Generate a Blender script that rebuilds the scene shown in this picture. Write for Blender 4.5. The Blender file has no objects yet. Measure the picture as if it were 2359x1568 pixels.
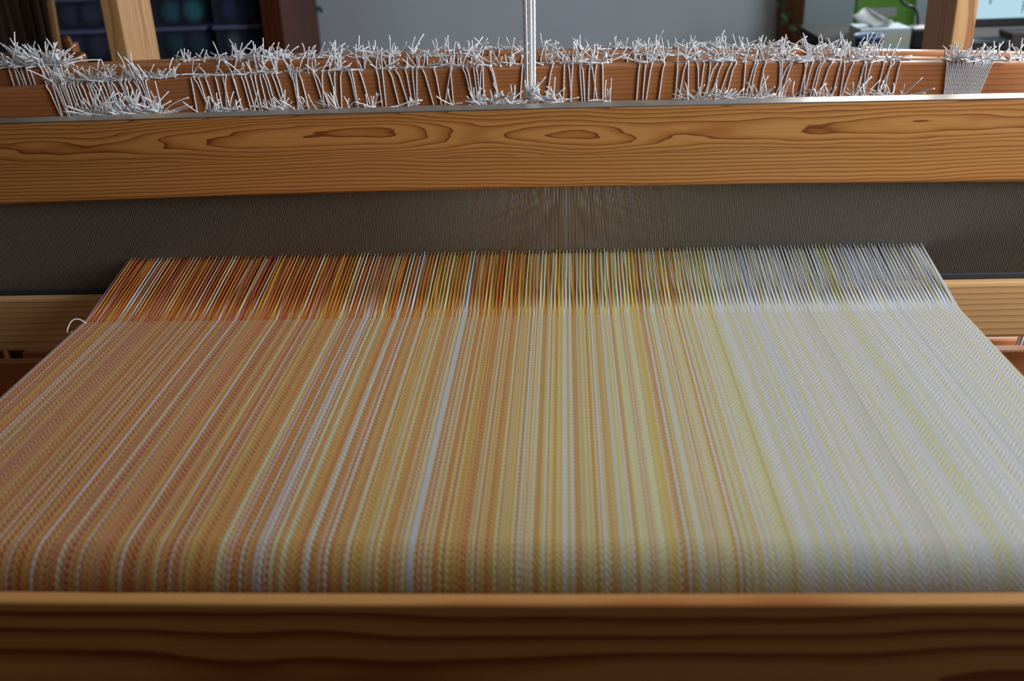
import bpy, bmesh, math, random
import numpy as np
from mathutils import Vector, Matrix

S = bpy.context.scene
COL = S.collection
rnd = random.Random(11)
nr = np.random.RandomState(5)

# ------------------------------------------------------------------ camera, world, lights, exposure
cam_d = bpy.data.cameras.new('camera')
cam = bpy.data.objects.new('camera', cam_d)
COL.objects.link(cam)
right = Vector((0.99824, 0.04720, -0.03680)).normalized()
back = -Vector((-0.0582, 0.9082, -0.4146)).normalized()
up = back.cross(right).normalized()
right = up.cross(back)
cam.matrix_world = Matrix(((right.x, up.x, back.x, 0.0), (right.y, up.y, back.y, 0.0), (right.z, up.z, back.z, 1.18), (0, 0, 0, 1)))
cam_d.sensor_width = 36.0
cam_d.lens = 36.0 * 2280.8 / 2359.0
cam_d.clip_start = 0.02
cam_d.dof.use_dof = True
cam_d.dof.focus_distance = 1.12
cam_d.dof.aperture_fstop = 5.8
S.camera = cam

world = bpy.data.worlds.new('daylight')
S.world = world
world.use_nodes = True
bg = world.node_tree.nodes['Background']
bg.inputs['Color'].default_value = (0.75, 0.86, 1.0, 1)
bg.inputs['Strength'].default_value = 1.0


def area(name, loc, direction, sx, sy, power, color):
    d = bpy.data.lights.new(name, 'AREA')
    d.shape = 'RECTANGLE'
    d.size, d.size_y, d.energy, d.color = sx, sy, power, color
    o = bpy.data.objects.new(name, d)
    o.location = loc
    o.rotation_euler = Vector(direction).to_track_quat('-Z', 'Y').to_euler()
    COL.objects.link(o)
    return o


area('right_window_daylight', (1.71, 0.66, 1.62), (-1, 0, 0), 1.0, 1.15, 60, (0.91, 0.96, 1.0))
area('rear_window_daylight', (1.32, 3.89, 1.62), (0, -1, 0), 0.66, 1.0, 30, (0.90, 0.96, 1.0))
S.view_settings.view_transform = 'Standard'
S.view_settings.look = 'None'
S.view_settings.gamma = 1.0
S.view_settings.use_curve_mapping = False
S.view_settings.exposure = 0.0
S.cycles.use_denoising = True
S.cycles.max_bounces = 8

# ------------------------------------------------------------------ helpers


def link(o, parent=None):
    COL.objects.link(o)
    if parent is not None:
        o.parent = parent
    return o


def base(o):
    """world offset of an object whose chain is only translated"""
    v = Vector((0, 0, 0))
    while o is not None:
        v += o.location
        o = o.parent
    return v


def tag(o, label=None, cat=None, group=None, kind=None):
    if label: o['label'] = label
    if cat: o['category'] = cat
    if group: o['group'] = group
    if kind: o['kind'] = kind
    return o


def thing(name, label, cat, loc, group=None):
    o = bpy.data.objects.new(name, None)
    o.empty_display_size = 0.05
    o.location = loc
    link(o)
    return tag(o, label, cat, group)


def mesh_obj(name, V, F, mat, parent=None, origin=None, smooth=False, col=None, kind=None):
    """V world coordinates (n,3), F faces; vertices stored relative to the parent chain (or to origin for a top-level mesh)"""
    V = np.asarray(V, dtype=np.float64)
    off = np.array(base(parent)) if parent is not None else np.array(origin if origin is not None else (0, 0, 0), float)
    me = bpy.data.meshes.new(name)
    Vl = V - off
    if isinstance(F, np.ndarray):
        n, k = F.shape
        me.vertices.add(len(Vl))
        me.vertices.foreach_set('co', Vl.astype(np.float32).ravel())
        me.loops.add(n * k)
        me.loops.foreach_set('vertex_index', F.astype(np.int32).ravel())
        me.polygons.add(n)
        me.polygons.foreach_set('loop_start', np.arange(0, n * k, k, dtype=np.int32))
        me.polygons.foreach_set('loop_total', np.full(n, k, dtype=np.int32))
        me.update(calc_edges=True)
    else:
        me.from_pydata([tuple(v) for v in Vl], [], F)
    if smooth:
        me.polygons.foreach_set('use_smooth', np.ones(len(me.polygons), dtype=bool))
    if col is not None:
        a = me.color_attributes.new('yarn', 'FLOAT_COLOR', 'POINT')
        c = np.ones((len(Vl), 4), dtype=np.float32)
        c[:, :3] = col
        a.data.foreach_set('color', c.ravel())
    me.materials.append(mat)
    me.validate()
    o = bpy.data.objects.new(name, me)
    if parent is None:
        o.location = tuple(off)
    link(o, parent)
    if kind: o['kind'] = kind
    return o


class MB:
    """collects primitive shapes (world coordinates) into one mesh"""

    def __init__(self):
        self.V, self.F = [], []

    def add(self, V, F):
        b = len(self.V)
        self.V.extend([tuple(v) for v in V])
        self.F.extend([tuple(b + i for i in f) for f in F])
        return self

    def box(self, x0, x1, y0, y1, z0, z1, bev=0.0, seg=2, rot=None):
        bm = bmesh.new()
        bmesh.ops.create_cube(bm, size=1.0)
        for v in bm.verts:
            v.co = Vector(((v.co.x) * (x1 - x0), (v.co.y) * (y1 - y0), (v.co.z) * (z1 - z0)))
        if bev > 0:
            bmesh.ops.bevel(bm, geom=list(bm.edges), offset=bev, segments=seg, affect='EDGES', profile=0.5)
        c = Vector(((x0 + x1) / 2, (y0 + y1) / 2, (z0 + z1) / 2))
        for v in bm.verts:
            v.co = (rot @ v.co if rot is not None else v.co) + c
        bm.verts.index_update()
        self.add([v.co[:] for v in bm.verts], [[v.index for v in f.verts] for f in bm.faces])
        bm.free()
        return self

    def tube(self, path, r, sides=6, cap=True):
        V, F = tube(path, r, sides, cap)
        return self.add(V, F)

    def lathe(self, prof, c, n=24):
        """prof: (radius, z) pairs about the vertical axis at c"""
        V, F = [], []
        for (r, z) in prof:
            for k in range(n):
                a = 2 * math.pi * k / n
                V.append((c[0] + r * math.cos(a), c[1] + r * math.sin(a), c[2] + z))
        for i in range(len(prof) - 1):
            for k in range(n):
                F.append((i * n + k, i * n + (k + 1) % n, (i + 1) * n + (k + 1) % n, (i + 1) * n + k))
        F.append(tuple(range(n - 1, -1, -1)))
        F.append(tuple((len(prof) - 1) * n + k for k in range(n)))
        return self.add(V, F)

    def blob(self, c, rx, ry, rz, nu=12, nv=8, wob=0.0, rot=None):
        V, F = [], []
        for j in range(nv + 1):
            th = math.pi * j / nv
            for i in range(nu):
                ph = 2 * math.pi * i / nu
                k = 1 + wob * (rnd.random() - .5)
                p = Vector((rx * math.sin(th) * math.cos(ph) * k, ry * math.sin(th) * math.sin(ph) * k, rz * math.cos(th)))
                if rot is not None: p = rot @ p
                V.append(tuple(p + Vector(c)))
        for j in range(nv):
            for i in range(nu):
                F.append((j * nu + i, (j + 1) * nu + i, (j + 1) * nu + (i + 1) % nu, j * nu + (i + 1) % nu))
        return self.add(V, F)

    def build(self, name, mat, parent=None, origin=None, smooth=False, kind=None):
        return mesh_obj(name, self.V, self.F, mat, parent, origin, smooth, kind=kind)


def tube(path, r, sides=6, cap=True):
    P = np.asarray(path, float)
    n = len(P)
    R = np.full(n, r) if np.isscalar(r) else np.asarray(r, float)
    T = np.gradient(P, axis=0)
    T /= np.linalg.norm(T, axis=1)[:, None] + 1e-12
    m = np.abs(T).mean(axis=0)
    ref = np.eye(3)[int(np.argmin(m))]
    A = np.cross(T, ref); A /= np.linalg.norm(A, axis=1)[:, None] + 1e-12
    B = np.cross(T, A)
    a = 2 * np.pi * np.arange(sides) / sides
    V = P[:, None, :] + R[:, None, None] * (np.cos(a)[None, :, None] * A[:, None, :] + np.sin(a)[None, :, None] * B[:, None, :])
    V = V.reshape(-1, 3)
    F = []
    for i in range(n - 1):
        for k in range(sides):
            F.append((i * sides + k, i * sides + (k + 1) % sides, (i + 1) * sides + (k + 1) % sides, (i + 1) * sides + k))
    if cap:
        F.append(tuple(range(sides - 1, -1, -1)))
        F.append(tuple((n - 1) * sides + k for k in range(sides)))
    return V, F


def bez(p0, p1, p2, n):
    t = np.linspace(0, 1, n)[:, None]
    p0, p1, p2 = map(lambda q: np.asarray(q, float), (p0, p1, p2))
    return (1 - t) ** 2 * p0 + 2 * t * (1 - t) * p1 + t * t * p2


def resample(path, step):
    P = np.asarray(path, float)
    d = np.r_[0, np.cumsum(np.linalg.norm(np.diff(P, axis=0), axis=1))]
    n = max(3, int(round(d[-1] / step)) + 1)
    s = np.linspace(0, d[-1], n)
    return np.stack([np.interp(s, d, P[:, k]) for k in range(3)], axis=1)


def loft_beam(x0, x1, y0, y1, ztop, zbot, r=0.004, n=40, rb=None):
    """a long timber along X with rounded arrises; ztop/zbot are functions of x (slightly bowed lumber)"""
    rb = r if rb is None else rb
    V, F = [], []
    xs = np.linspace(x0, x1, n)
    k = 0
    for x in xs:
        t, b = float(ztop(x)), float(zbot(x))
        sec = []
        for (cy, cz, a0, rr) in ((y1 - r, t - r, 0, r), (y0 + r, t - r, 90, r), (y0 + rb, b + rb, 180, rb), (y1 - rb, b + rb, 270, rb)):
            for q in range(4):
                a = math.radians(a0 + 30 * q)
                sec.append((x, cy + rr * math.cos(a), cz + rr * math.sin(a)))
        k = len(sec)
        V.extend(sec)
    for i in range(n - 1):
        for j in range(k):
            F.append((i * k + j, (i + 1) * k + j, (i + 1) * k + (j + 1) % k, i * k + (j + 1) % k))
    F.append(tuple(range(k)))
    F.append(tuple((n - 1) * k + j for j in range(k - 1, -1, -1)))
    return V, F


# ------------------------------------------------------------------ materials
def new_mat(name):
    m = bpy.data.materials.new(name)
    m.use_nodes = True
    nt = m.node_tree
    return m, nt, nt.nodes['Principled BSDF']


def plain(name, c, rough=0.6, noise=0.0, nscale=30, metal=0.0, spec=0.5, bump=0.0):
    m, nt, b = new_mat(name)
    b.inputs['Roughness'].default_value = rough
    b.inputs['Metallic'].default_value = metal
    b.inputs['Specular IOR Level'].default_value = spec
    b.inputs['Base Color'].default_value = (*c, 1)
    if noise > 0 or bump > 0:
        tc = nt.nodes.new('ShaderNodeTexCoord')
        n = nt.nodes.new('ShaderNodeTexNoise')
        n.inputs['Scale'].default_value = nscale
        n.inputs['Detail'].default_value = 4
        nt.links.new(tc.outputs['Object'], n.inputs['Vector'])
        if noise > 0:
            r = nt.nodes.new('ShaderNodeValToRGB')
            r.color_ramp.elements[0].position = .3
            r.color_ramp.elements[1].position = .7
            r.color_ramp.elements[0].color = (*[x * (1 - noise) for x in c], 1)
            r.color_ramp.elements[1].color = (*[min(1, x * (1 + noise)) for x in c], 1)
            nt.links.new(n.outputs['Fac'], r.inputs['Fac'])
            nt.links.new(r.outputs['Color'], b.inputs['Base Color'])
        if bump > 0:
            bp = nt.nodes.new('ShaderNodeBump')
            bp.inputs['Strength'].default_value = bump
            bp.inputs['Distance'].default_value = 0.002
            nt.links.new(n.outputs['Fac'], bp.inputs['Height'])
            nt.links.new(bp.outputs['Normal'], b.inputs['Normal'])
    return m


def math_node(nt, op, a, b=None):
    n = nt.nodes.new('ShaderNodeMath')
    n.operation = op
    for i, v in enumerate((a, b)):
        if v is None: continue
        if isinstance(v, (int, float)): n.inputs[i].default_value = v
        else: nt.links.new(v, n.inputs[i])
    return n.outputs[0]


def pine(name, light, mid, dark, axis='X', centre=(0.0, 0.0), ring=0.008, wob=0.010, wscale=(1.3, 14), rough=0.38,
         split=None, split_centre=(0, 0), fibre=0.25, seed=0.0, late=0.30, spec=0.5, streak=0.006, midp=0.82, darkp=0.935, upper_rings=1.0):
    """growth rings about an axis along the timber, cut by the board's faces; wob lets the pith wander so plain-sawn faces show cathedrals"""
    m, nt, b = new_mat(name)
    L = nt.links
    tc = nt.nodes.new('ShaderNodeTexCoord')
    sp = nt.nodes.new('ShaderNodeSeparateXYZ')
    L.new(tc.outputs['Object'], sp.inputs[0])
    ax = {'X': (0, 1, 2), 'Z': (2, 0, 1), 'Y': (1, 0, 2)}[axis]
    along, a, c = (sp.outputs[i] for i in ax)

    def noise(sx, sa, sc, off, detail=2.0, rough_=0.5):
        cb = nt.nodes.new('ShaderNodeCombineXYZ')
        L.new(math_node(nt, 'MULTIPLY', math_node(nt, 'ADD', along, off), sx), cb.inputs[0])
        L.new(math_node(nt, 'MULTIPLY', a, sa), cb.inputs[1])
        L.new(math_node(nt, 'MULTIPLY', c, sc), cb.inputs[2])
        n = nt.nodes.new('ShaderNodeTexNoise')
        n.inputs['Scale'].default_value = 1.0
        n.inputs['Detail'].default_value = detail
        n.inputs['Roughness'].default_value = rough_
        L.new(cb.outputs[0], n.inputs['Vector'])
        return math_node(nt, 'SUBTRACT', n.outputs['Fac'], 0.5)

    n1 = noise(wscale[0], wscale[1] * .3, wscale[1] * .3, 3.1 + seed)
    n2 = noise(wscale[0] * 1.3, wscale[1], wscale[1], 17.7 + seed)
    n3 = noise(9.0, 60, 60, 5.3 + seed)
    da = math_node(nt, 'ADD', math_node(nt, 'SUBTRACT', a, centre[0]), math_node(nt, 'MULTIPLY', n1, wob * 4))
    cc = math_node(nt, 'SUBTRACT', c, centre[1])
    if split is not None:
        s = math_node(nt, 'LESS_THAN', c, split)
        da = math_node(nt, 'ADD', da, math_node(nt, 'MULTIPLY', s, split_centre[0]))
        cc = math_node(nt, 'ADD', cc, math_node(nt, 'MULTIPLY', s, split_centre[1]))
    dc = math_node(nt, 'ADD', cc, math_node(nt, 'MULTIPLY', n2, wob * 2.0))
    r = math_node(nt, 'SQRT', math_node(nt, 'ADD', math_node(nt, 'MULTIPLY', da, da), math_node(nt, 'MULTIPLY', dc, dc)))
    ph = math_node(nt, 'ADD', math_node(nt, 'DIVIDE', r, ring), math_node(nt, 'MULTIPLY', n3, streak * 60))
    if split is not None:                     # the upper lamination is slower grown than the lower one
        ph = math_node(nt, 'MULTIPLY', ph, math_node(nt, 'SUBTRACT', upper_rings, math_node(nt, 'MULTIPLY', s, upper_rings - 1.0)))
    fr = math_node(nt, 'FRACT', ph)
    ramp = nt.nodes.new('ShaderNodeValToRGB')
    e = ramp.color_ramp.elements
    e[0].position, e[0].color = 0.0, (*light, 1)
    e[1].position, e[1].color = 1.0, (*light, 1)
    for p, col in ((0.50 - late * .3, light), (midp, mid), (darkp, dark), (0.965, dark)):
        x = e.new(p); x.color = (*col, 1)
    L.new(fr, ramp.inputs['Fac'])
    nf = noise(6, 1500, 1500, 9 + seed, 2)
    nl = noise(1.2, 40, 40, 31 + seed, 2)
    k = math_node(nt, 'ADD', 1.0, math_node(nt, 'ADD', math_node(nt, 'MULTIPLY', nf, fibre), math_node(nt, 'MULTIPLY', nl, 0.5)))
    mx = nt.nodes.new('ShaderNodeVectorMath'); mx.operation = 'SCALE'
    L.new(ramp.outputs['Color'], mx.inputs[0]); L.new(k, mx.inputs['Scale'])
    L.new(mx.outputs[0], b.inputs['Base Color'])
    b.inputs['Roughness'].default_value = rough
    b.inputs['Specular IOR Level'].default_value = spec
    bp = nt.nodes.new('ShaderNodeBump')
    bp.inputs['Strength'].default_value = 0.15
    bp.inputs['Distance'].default_value = 0.0006
    L.new(nf, bp.inputs['Height'])
    L.new(bp.outputs['Normal'], b.inputs['Normal'])
    return m


def yarn_mat(name, attr=True, c=(0.8, 0.8, 0.78), rough=0.85):
    m, nt, b = new_mat(name)
    L = nt.links
    tc = nt.nodes.new('ShaderNodeTexCoord')
    n = nt.nodes.new('ShaderNodeTexNoise')
    n.inputs['Scale'].default_value = 900
    n.inputs['Detail'].default_value = 2
    L.new(tc.outputs['Object'], n.inputs['Vector'])
    k = math_node(nt, 'ADD', 0.82, math_node(nt, 'MULTIPLY', n.outputs['Fac'], 0.36))
    sc = nt.nodes.new('ShaderNodeVectorMath'); sc.operation = 'SCALE'
    if attr:
        at = nt.nodes.new('ShaderNodeAttribute'); at.attribute_name = 'yarn'
        L.new(at.outputs['Color'], sc.inputs[0])
    else:
        sc.inputs[0].default_value = c
    L.new(k, sc.inputs['Scale'])
    L.new(sc.outputs[0], b.inputs['Base Color'])
    b.inputs['Roughness'].default_value = rough
    b.inputs['Specular IOR Level'].default_value = 0.2
    b.inputs['Sheen Weight'].default_value = 0.1
    return m


PL, PM, PD = (0.52, 0.25, 0.085), (0.40, 0.165, 0.045), (0.23, 0.070, 0.016)
M_beater = pine('beater_pine', (0.62, 0.285, 0.080), (0.46, 0.165, 0.034), (0.22, 0.060, 0.010), centre=(0.012, -0.024), ring=0.0041, wob=0.0085, wscale=(2.3, 9), split=-0.047,
                split_centre=(0.020, -0.060), spec=0.45, rough=0.48, streak=0.020, upper_rings=1.9, seed=2.0, late=0.55)
M_race = pine('race_board_pine', (0.74, 0.45, 0.20), (0.66, 0.36, 0.14), (0.46, 0.20, 0.06), centre=(0.03, -0.30), ring=0.006, wob=0.005, seed=7.3, rough=0.4)
M_front = pine('breast_beam_pine', (0.60, 0.29, 0.090), (0.46, 0.155, 0.035), (0.26, 0.048, 0.008), centre=(-0.690, 0.722), ring=0.0120, wob=0.012,
               wscale=(2.8, 7), rough=0.42, seed=4.4, streak=0.004, midp=0.66, darkp=0.84)
M_shaft = pine('shaft_pine', (0.54, 0.215, 0.075), (0.48, 0.175, 0.055), (0.36, 0.115, 0.032), centre=(0.09, -0.03), ring=0.0023, wob=0.003, seed=1.1, rough=0.45)
def post_pine(name, centre, seed):
    return pine(name, (0.58, 0.33, 0.14), (0.50, 0.25, 0.09), (0.36, 0.15, 0.045), axis='Z', centre=centre, ring=0.010, wob=0.012, wscale=(2.0, 6), seed=seed, rough=0.5, late=0.6)


M_post = post_pine('left_post_pine', (-0.690, 0.640), 6.0)
M_post_right = post_pine('right_post_pine', (0.722, 0.600), 2.2)
M_frame = pine('frame_pine', PL, PM, PD, axis='Y', centre=(0.03, 0.05), ring=0.007, wob=0.006, seed=8.0, rough=0.5)
M_red = pine('red_stained_wood', (0.13, 0.030, 0.010), (0.10, 0.022, 0.007), (0.06, 0.012, 0.004), axis='Z', centre=(0.1, 0.2), ring=0.012, wob=0.006, seed=3.0, rough=0.45)
M_bracket = pine('bracket_pine', (0.42, 0.13, 0.025), (0.34, 0.09, 0.016), (0.22, 0.05, 0.01), axis='X', centre=(0.05, 0.1), ring=0.01, wob=0.004, seed=5.0)
M_darkwood = pine('dark_wood', (0.045, 0.028, 0.016), (0.035, 0.02, 0.011), (0.02, 0.011, 0.006), axis='Z', centre=(0.1, 0.2), ring=0.01, wob=0.004, seed=3.7)
M_stick = plain('stick_wood', (0.33, 0.17, 0.06), 0.5, 0.15, 60)
M_yarn = yarn_mat('warp_and_weft_yarn')
M_cord = yarn_mat('white_cotton_cord', False, (0.86, 0.87, 0.89), 0.8)
M_strip = plain('satin_metal', (0.50, 0.44, 0.36), 0.30, 0.08, 40, metal=0.85)
M_steel = plain('reed_steel', (0.27, 0.24, 0.205), 0.42, metal=0.7)
M_tape = plain('reed_binding', (0.035, 0.04, 0.055), 0.6, 0.2, 300)
M_wall = plain('grey_wall_paint', (0.58, 0.66, 0.74), 0.85, 0.03, 6)
M_dimwall = plain('low_bounce_wall_paint', (0.10, 0.085, 0.07), 0.85)  # unseen left and front walls, darkened to cut light bounced onto the loom
M_ceil = plain('ceiling_paint', (0.22, 0.23, 0.24), 0.9)
M_floor = pine('floor_boards', (0.30, 0.17, 0.08), (0.24, 0.13, 0.055), (0.14, 0.07, 0.03), axis='Y', centre=(0.4, -0.3), ring=0.02, wob=0.02, seed=12, rough=0.4)
M_white = plain('white_paint', (0.75, 0.75, 0.73), 0.5)
M_black = plain('black_plastic', (0.012, 0.013, 0.016), 0.4)

# ------------------------------------------------------------------ the room
XL, XR, YF, YB, ZC = -2.4, 1.75, -3.2, 3.92, 2.5


def struct(name, mb, mat):
    return tag(mb.build(name, mat), kind='structure')


struct('floor', MB().box(XL, XR, YF, YB, -0.05, 0.0), M_floor)
struct('ceiling', MB().box(XL, XR, YF, YB, ZC, ZC + 0.05), M_ceil)
struct('wall_left', MB().box(XL - 0.08, XL, YF, YB, 0, ZC), M_dimwall)
struct('wall_front', MB().box(XL - 0.08, XR + 0.08, YF - 0.08, YF, 0, ZC), M_dimwall)
# right wall with a window opening (y 0.11..1.21, z 1.02..2.22), back wall with one (x 0.97..1.69, z 1.09..2.15)
mb = MB()
mb.box(XR, XR + 0.08, YF, 0.11, 0, ZC).box(XR, XR + 0.08, 1.21, YB, 0, ZC).box(XR, XR + 0.08, 0.11, 1.21, 0, 1.02).box(XR, XR + 0.08, 0.11, 1.21, 2.22, ZC)
struct('wall_right', mb, M_wall)
mb = MB()
mb.box(XL - 0.08, 0.97, YB, YB + 0.08, 0, ZC).box(1.69, XR + 0.08, YB, YB + 0.08, 0, ZC).box(0.97, 1.69, YB, YB + 0.08, 0, 1.09).box(0.97, 1.69, YB, YB + 0.08, 2.15, ZC)
struct('wall_back', mb, M_wall)
mb = MB()
for (a, b_) in ((0.11, 0.16), (1.16, 1.21)): mb.box(XR + 0.02, XR + 0.07, a, b_, 1.02, 2.22)
for (a, b_) in ((1.02, 1.07), (2.17, 2.22)): mb.box(XR + 0.02, XR + 0.07, 0.16, 1.16, a, b_)
mb.box(XR + 0.02, XR + 0.07, 0.64, 0.68, 1.07, 2.17)
struct('window_1', mb, M_white)
mb = MB()
for (a, b_) in ((0.97, 1.02), (1.64, 1.69)): mb.box(a, b_, YB + 0.02, YB + 0.07, 1.09, 2.15)
for (a, b_) in ((1.09, 1.14), (2.10, 2.15)): mb.box(1.02, 1.64, YB + 0.02, YB + 0.07, a, b_)
struct('window_2', mb, M_white)
struct('trim_1', MB().box(0.792, 0.884, 3.88, YB, 0, 2.2, 0.004), M_red)

# ------------------------------------------------------------------ loom frame
loom = thing('hand_loom', 'pine floor loom frame with a broad breast beam and tall rear posts', 'loom', (-0.055, 1.2, 0))


def part(name, mb, mat, parent, **k):
    return mb.build(name, mat, parent, **k)


PX0, PX1 = (-0.797, -0.765), (0.645, 0.681)
for (x0, x1) in (PX0, PX1):
    for (y0, y1) in ((1.75, 1.89), (0.30, 0.44)):
        # each post is its own mesh with its pith in its own place
        o = part('upright_post', MB().box(x0, x1, y0, y1, 0, 1.72 if y0 > 1 else 1.66, 0.002), M_post if x0 < 0 else M_post_right, loom)
    part('top_side_rail', MB().box(x0 + 0.001, x1 - 0.001, 0.44, 1.75, 1.56, 1.66, 0.002), M_frame, loom)
    part('lower_side_rail', MB().box(x0 + 0.001, x1 - 0.001, 0.44, 1.75, 0.28, 0.40, 0.002), M_frame, loom)
part('top_cross_rail', MB().box(PX0[1], PX1[0], 1.12, 1.18, 1.58, 1.64, 0.003), M_shaft, loom)
part('rear_cross_rail', MB().box(PX0[1], PX1[0], 1.77, 1.86, 0.30, 0.39, 0.003), M_shaft, loom)
part('back_beam', MB().box(PX0[0] - 0.02, PX1[1] + 0.02, 1.895, 1.955, 0.735, 0.795, 0.012, 3), M_shaft, loom)
V, F = loft_beam(PX0[0], PX1[1], 0.4825, 0.4945, lambda x: 0.7835 + 0.0045 * ((x + .04) / .55) ** 2 - 0.0015, lambda x: 0.645, 0.0025, 40)
o = mesh_obj('breast_beam', V, F, M_front, loom)
part('knee_rail', MB().box(PX0[0], PX1[1], 0.4995, 0.58, 0.66, 0.7972, 0.0262, 6), M_shaft, loom)
part('beam_bracket', MB().box(PX0[0], PX0[1], 0.44, 0.50, 0.62, 0.70, 0.002), M_post, loom)
part('beam_bracket', MB().box(PX1[0], PX1[1], 0.44, 0.50, 0.62, 0.70, 0.002), M_post, loom)
# chair standing behind the left of the loom
chair = thing('wooden_chair', 'orange brown wooden chair with bolted back rail left of the rear post', 'chair', (-1.18, 1.95, 0))
M_chair = pine('chair_wood', (0.34, 0.10, 0.018), (0.28, 0.075, 0.012), (0.18, 0.042, 0.007), axis='X', centre=(0.05, 0.1), ring=0.01, wob=0.004, seed=5.0)
rail = part('back_rail', MB().box(-1.380, -0.985, 2.04, 2.062, 0.845, 0.909, 0.011, 4), M_chair, chair)
m_ = MB()
m_.tube([(-1.006, 2.036, 0.897), (-1.006, 2.042, 0.897)], 0.0055, 12)
m_.build('screw', plain('screw_steel', (0.5, 0.52, 0.55), 0.35, metal=0.9), rail)
for x0 in (-1.360, -1.030):
    part('back_post', MB().box(x0, x0 + .020, 2.062, 2.084, 0.0, 0.925, 0.004), M_chair, chair)
    part('peg', MB().box(x0 + .004, x0 + .020, 2.050, 2.060, 0.905, 0.94, 0.004, 2, Matrix.Rotation(-0.2, 3, 'Y')), M_chair, chair)
    part('front_leg', MB().box(x0, x0 + .024, 1.72, 1.744, 0.0, 0.43, 0.004), M_chair, chair)
part('seat', MB().box(-1.385, -0.985, 1.70, 2.062, 0.43, 0.452, 0.006), M_chair, chair)

# ------------------------------------------------------------------ beater and reed
beater = thing('beater', 'hanging pine beater with a wide grainy hand rail above the steel reed', 'beater', (-0.055, 1.05, 0.97))


def quad(pts):
    c = np.polyfit([p[0] for p in pts], [p[1] for p in pts], 2)
    return lambda x: np.polyval(c, x)


cap_top = quad(((-0.606, 0.9705), (-0.0565, 0.9706), (0.4617, 0.9674)))
cap_bot = quad(((-0.630, 0.8811), (-0.0595, 0.8861), (0.4770, 0.8806)))
race_top = lambda x: 0.7690
race_bot = lambda x: 0.7005
V, F = loft_beam(-0.742, 0.622, 1.035, 1.0615, cap_top, cap_bot, 0.0012, 60, 0.0045)
mesh_obj('hand_rail', V, F, M_beater, beater)
V, F = loft_beam(-0.742, 0.622, 1.0352, 1.0613, lambda x: cap_top(x) + 0.0016, lambda x: cap_top(x) + 0.0001, 0.0005, 60)
o = mesh_obj('top_strip', V, F, M_strip, beater)
o['label'] = 'satin metal strip along the top of the hand rail'
V, F = loft_beam(-0.742, 0.622, 1.0385, 1.075, race_top, race_bot, 0.005, 40)
mesh_obj('race_board', V, F, M_race, beater)
for x0 in (-0.760, 0.622):
    part('sword', MB().box(x0, x0 + 0.018, 1.03, 1.075, 0.69, 1.70, 0.002), M_post, beater)
part('rocker_bar', MB().box(-0.80, 0.685, 1.03, 1.07, 1.6605, 1.70, 0.004), M_shaft, beater)

reed = thing('weaving_reed', 'long steel reed with close-set dents held between beater rails', 'reed', (-0.055, 1.05, 0.77))
N = 940
FX0, FX1 = -0.4870, 0.3716          # cloth edges
RX0, RX1 = -0.5030, 0.3880          # warp edges at the reed
FELL_Y, REED_Y, CZ = 0.8905, 1.0510, 0.8000
pitch = (RX1 - RX0) / N
dent = 2 * pitch                    # two ends to a dent
ndl, ndr = int(0.23 / dent), int(0.224 / dent)
xs = RX0 + dent * np.arange(-ndl, N // 2 + ndr + 1)
nd = len(xs)
hw, y0, y1 = 0.00050, 1.0480, 1.0540
zt = np.array([float(cap_bot(x)) - 0.0006 for x in xs])
zb = np.full(nd, 0.7745)
jit = nr.normal(0, 0.00002, nd)
C8 = []
for (sx, yy, top) in ((-1, y0, 0), (1, y0, 0), (1, y1, 0), (-1, y1, 0), (-1, y0, 1), (1, y0, 1), (1, y1, 1), (-1, y1, 1)):
    C8.append(np.stack([xs + jit + sx * hw, np.full(nd, yy), zt if top else zb], axis=1))
V = np.stack(C8, axis=1).reshape(-1, 3)
q = np.array([(0, 1, 5, 4), (1, 2, 6, 5), (2, 3, 7, 6), (3, 0, 4, 7)])
F = (np.arange(nd)[:, None, None] * 8 + q[None]).reshape(-1, 4)
mesh_obj('dents', V, F, M_steel, reed, kind='stuff')
part('bottom_binding', MB().box(xs[0] - 0.002, xs[-1] + 0.002, 1.0455, 1.0565, 0.7695, 0.7758, 0.001), M_tape, reed)
for xx in (xs[0] - 0.006, xs[-1] + 0.003):
    part('end_bar', MB().box(xx, xx + 0.003, 1.046, 1.056, 0.7758, float(cap_bot(xx)) - 0.003, 0.0005), M_steel, reed)

# ------------------------------------------------------------------ the cloth on the loom: yarn colours
PAL = {
    'red': (0.46, 0.055, 0.012), 'orange': (0.58, 0.165, 0.022), 'rust': (0.48, 0.105, 0.018), 'gold': (0.64, 0.31, 0.035), 'amber': (0.60, 0.23, 0.022),
    'yellow': (0.72, 0.51, 0.11), 'pale': (0.70, 0.69, 0.40), 'white': (0.70, 0.72, 0.75), 'tan': (0.60, 0.37, 0.19), 'mauve': (0.42, 0.13, 0.22),
    'peach': (0.74, 0.48, 0.32), 'grey': (0.59, 0.64, 0.76), 'coral': (0.60, 0.20, 0.12), 'cream': (0.74, 0.72, 0.62)}
KEYS = [
    (0.00, dict(red=.24, orange=.22, rust=.20, gold=.13, tan=.08, white=.015, mauve=.03, yellow=.03, coral=.055)),
    (0.22, dict(red=.10, orange=.26, rust=.10, gold=.22, tan=.09, white=.05, mauve=.02, yellow=.08, coral=.08)),
    (0.36, dict(orange=.22, gold=.24, amber=.12, yellow=.13, tan=.09, white=.08, pale=.07, coral=.02)),
    (0.50, dict(orange=.10, gold=.22, amber=.09, yellow=.20, tan=.08, white=.14, pale=.17)),
    (0.62, dict(gold=.17, yellow=.17, amber=.05, pale=.34, white=.17, tan=.04, peach=.03, grey=.03)),
    (0.72, dict(gold=.05, yellow=.06, pale=.34, white=.38, cream=.09, peach=.02, grey=.06)),
    (0.82, dict(pale=.22, white=.46, cream=.17, grey=.13, peach=.02)),
    (1.00, dict(pale=.06, white=.58, cream=.10, grey=.26))]
names = sorted(PAL)
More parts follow.
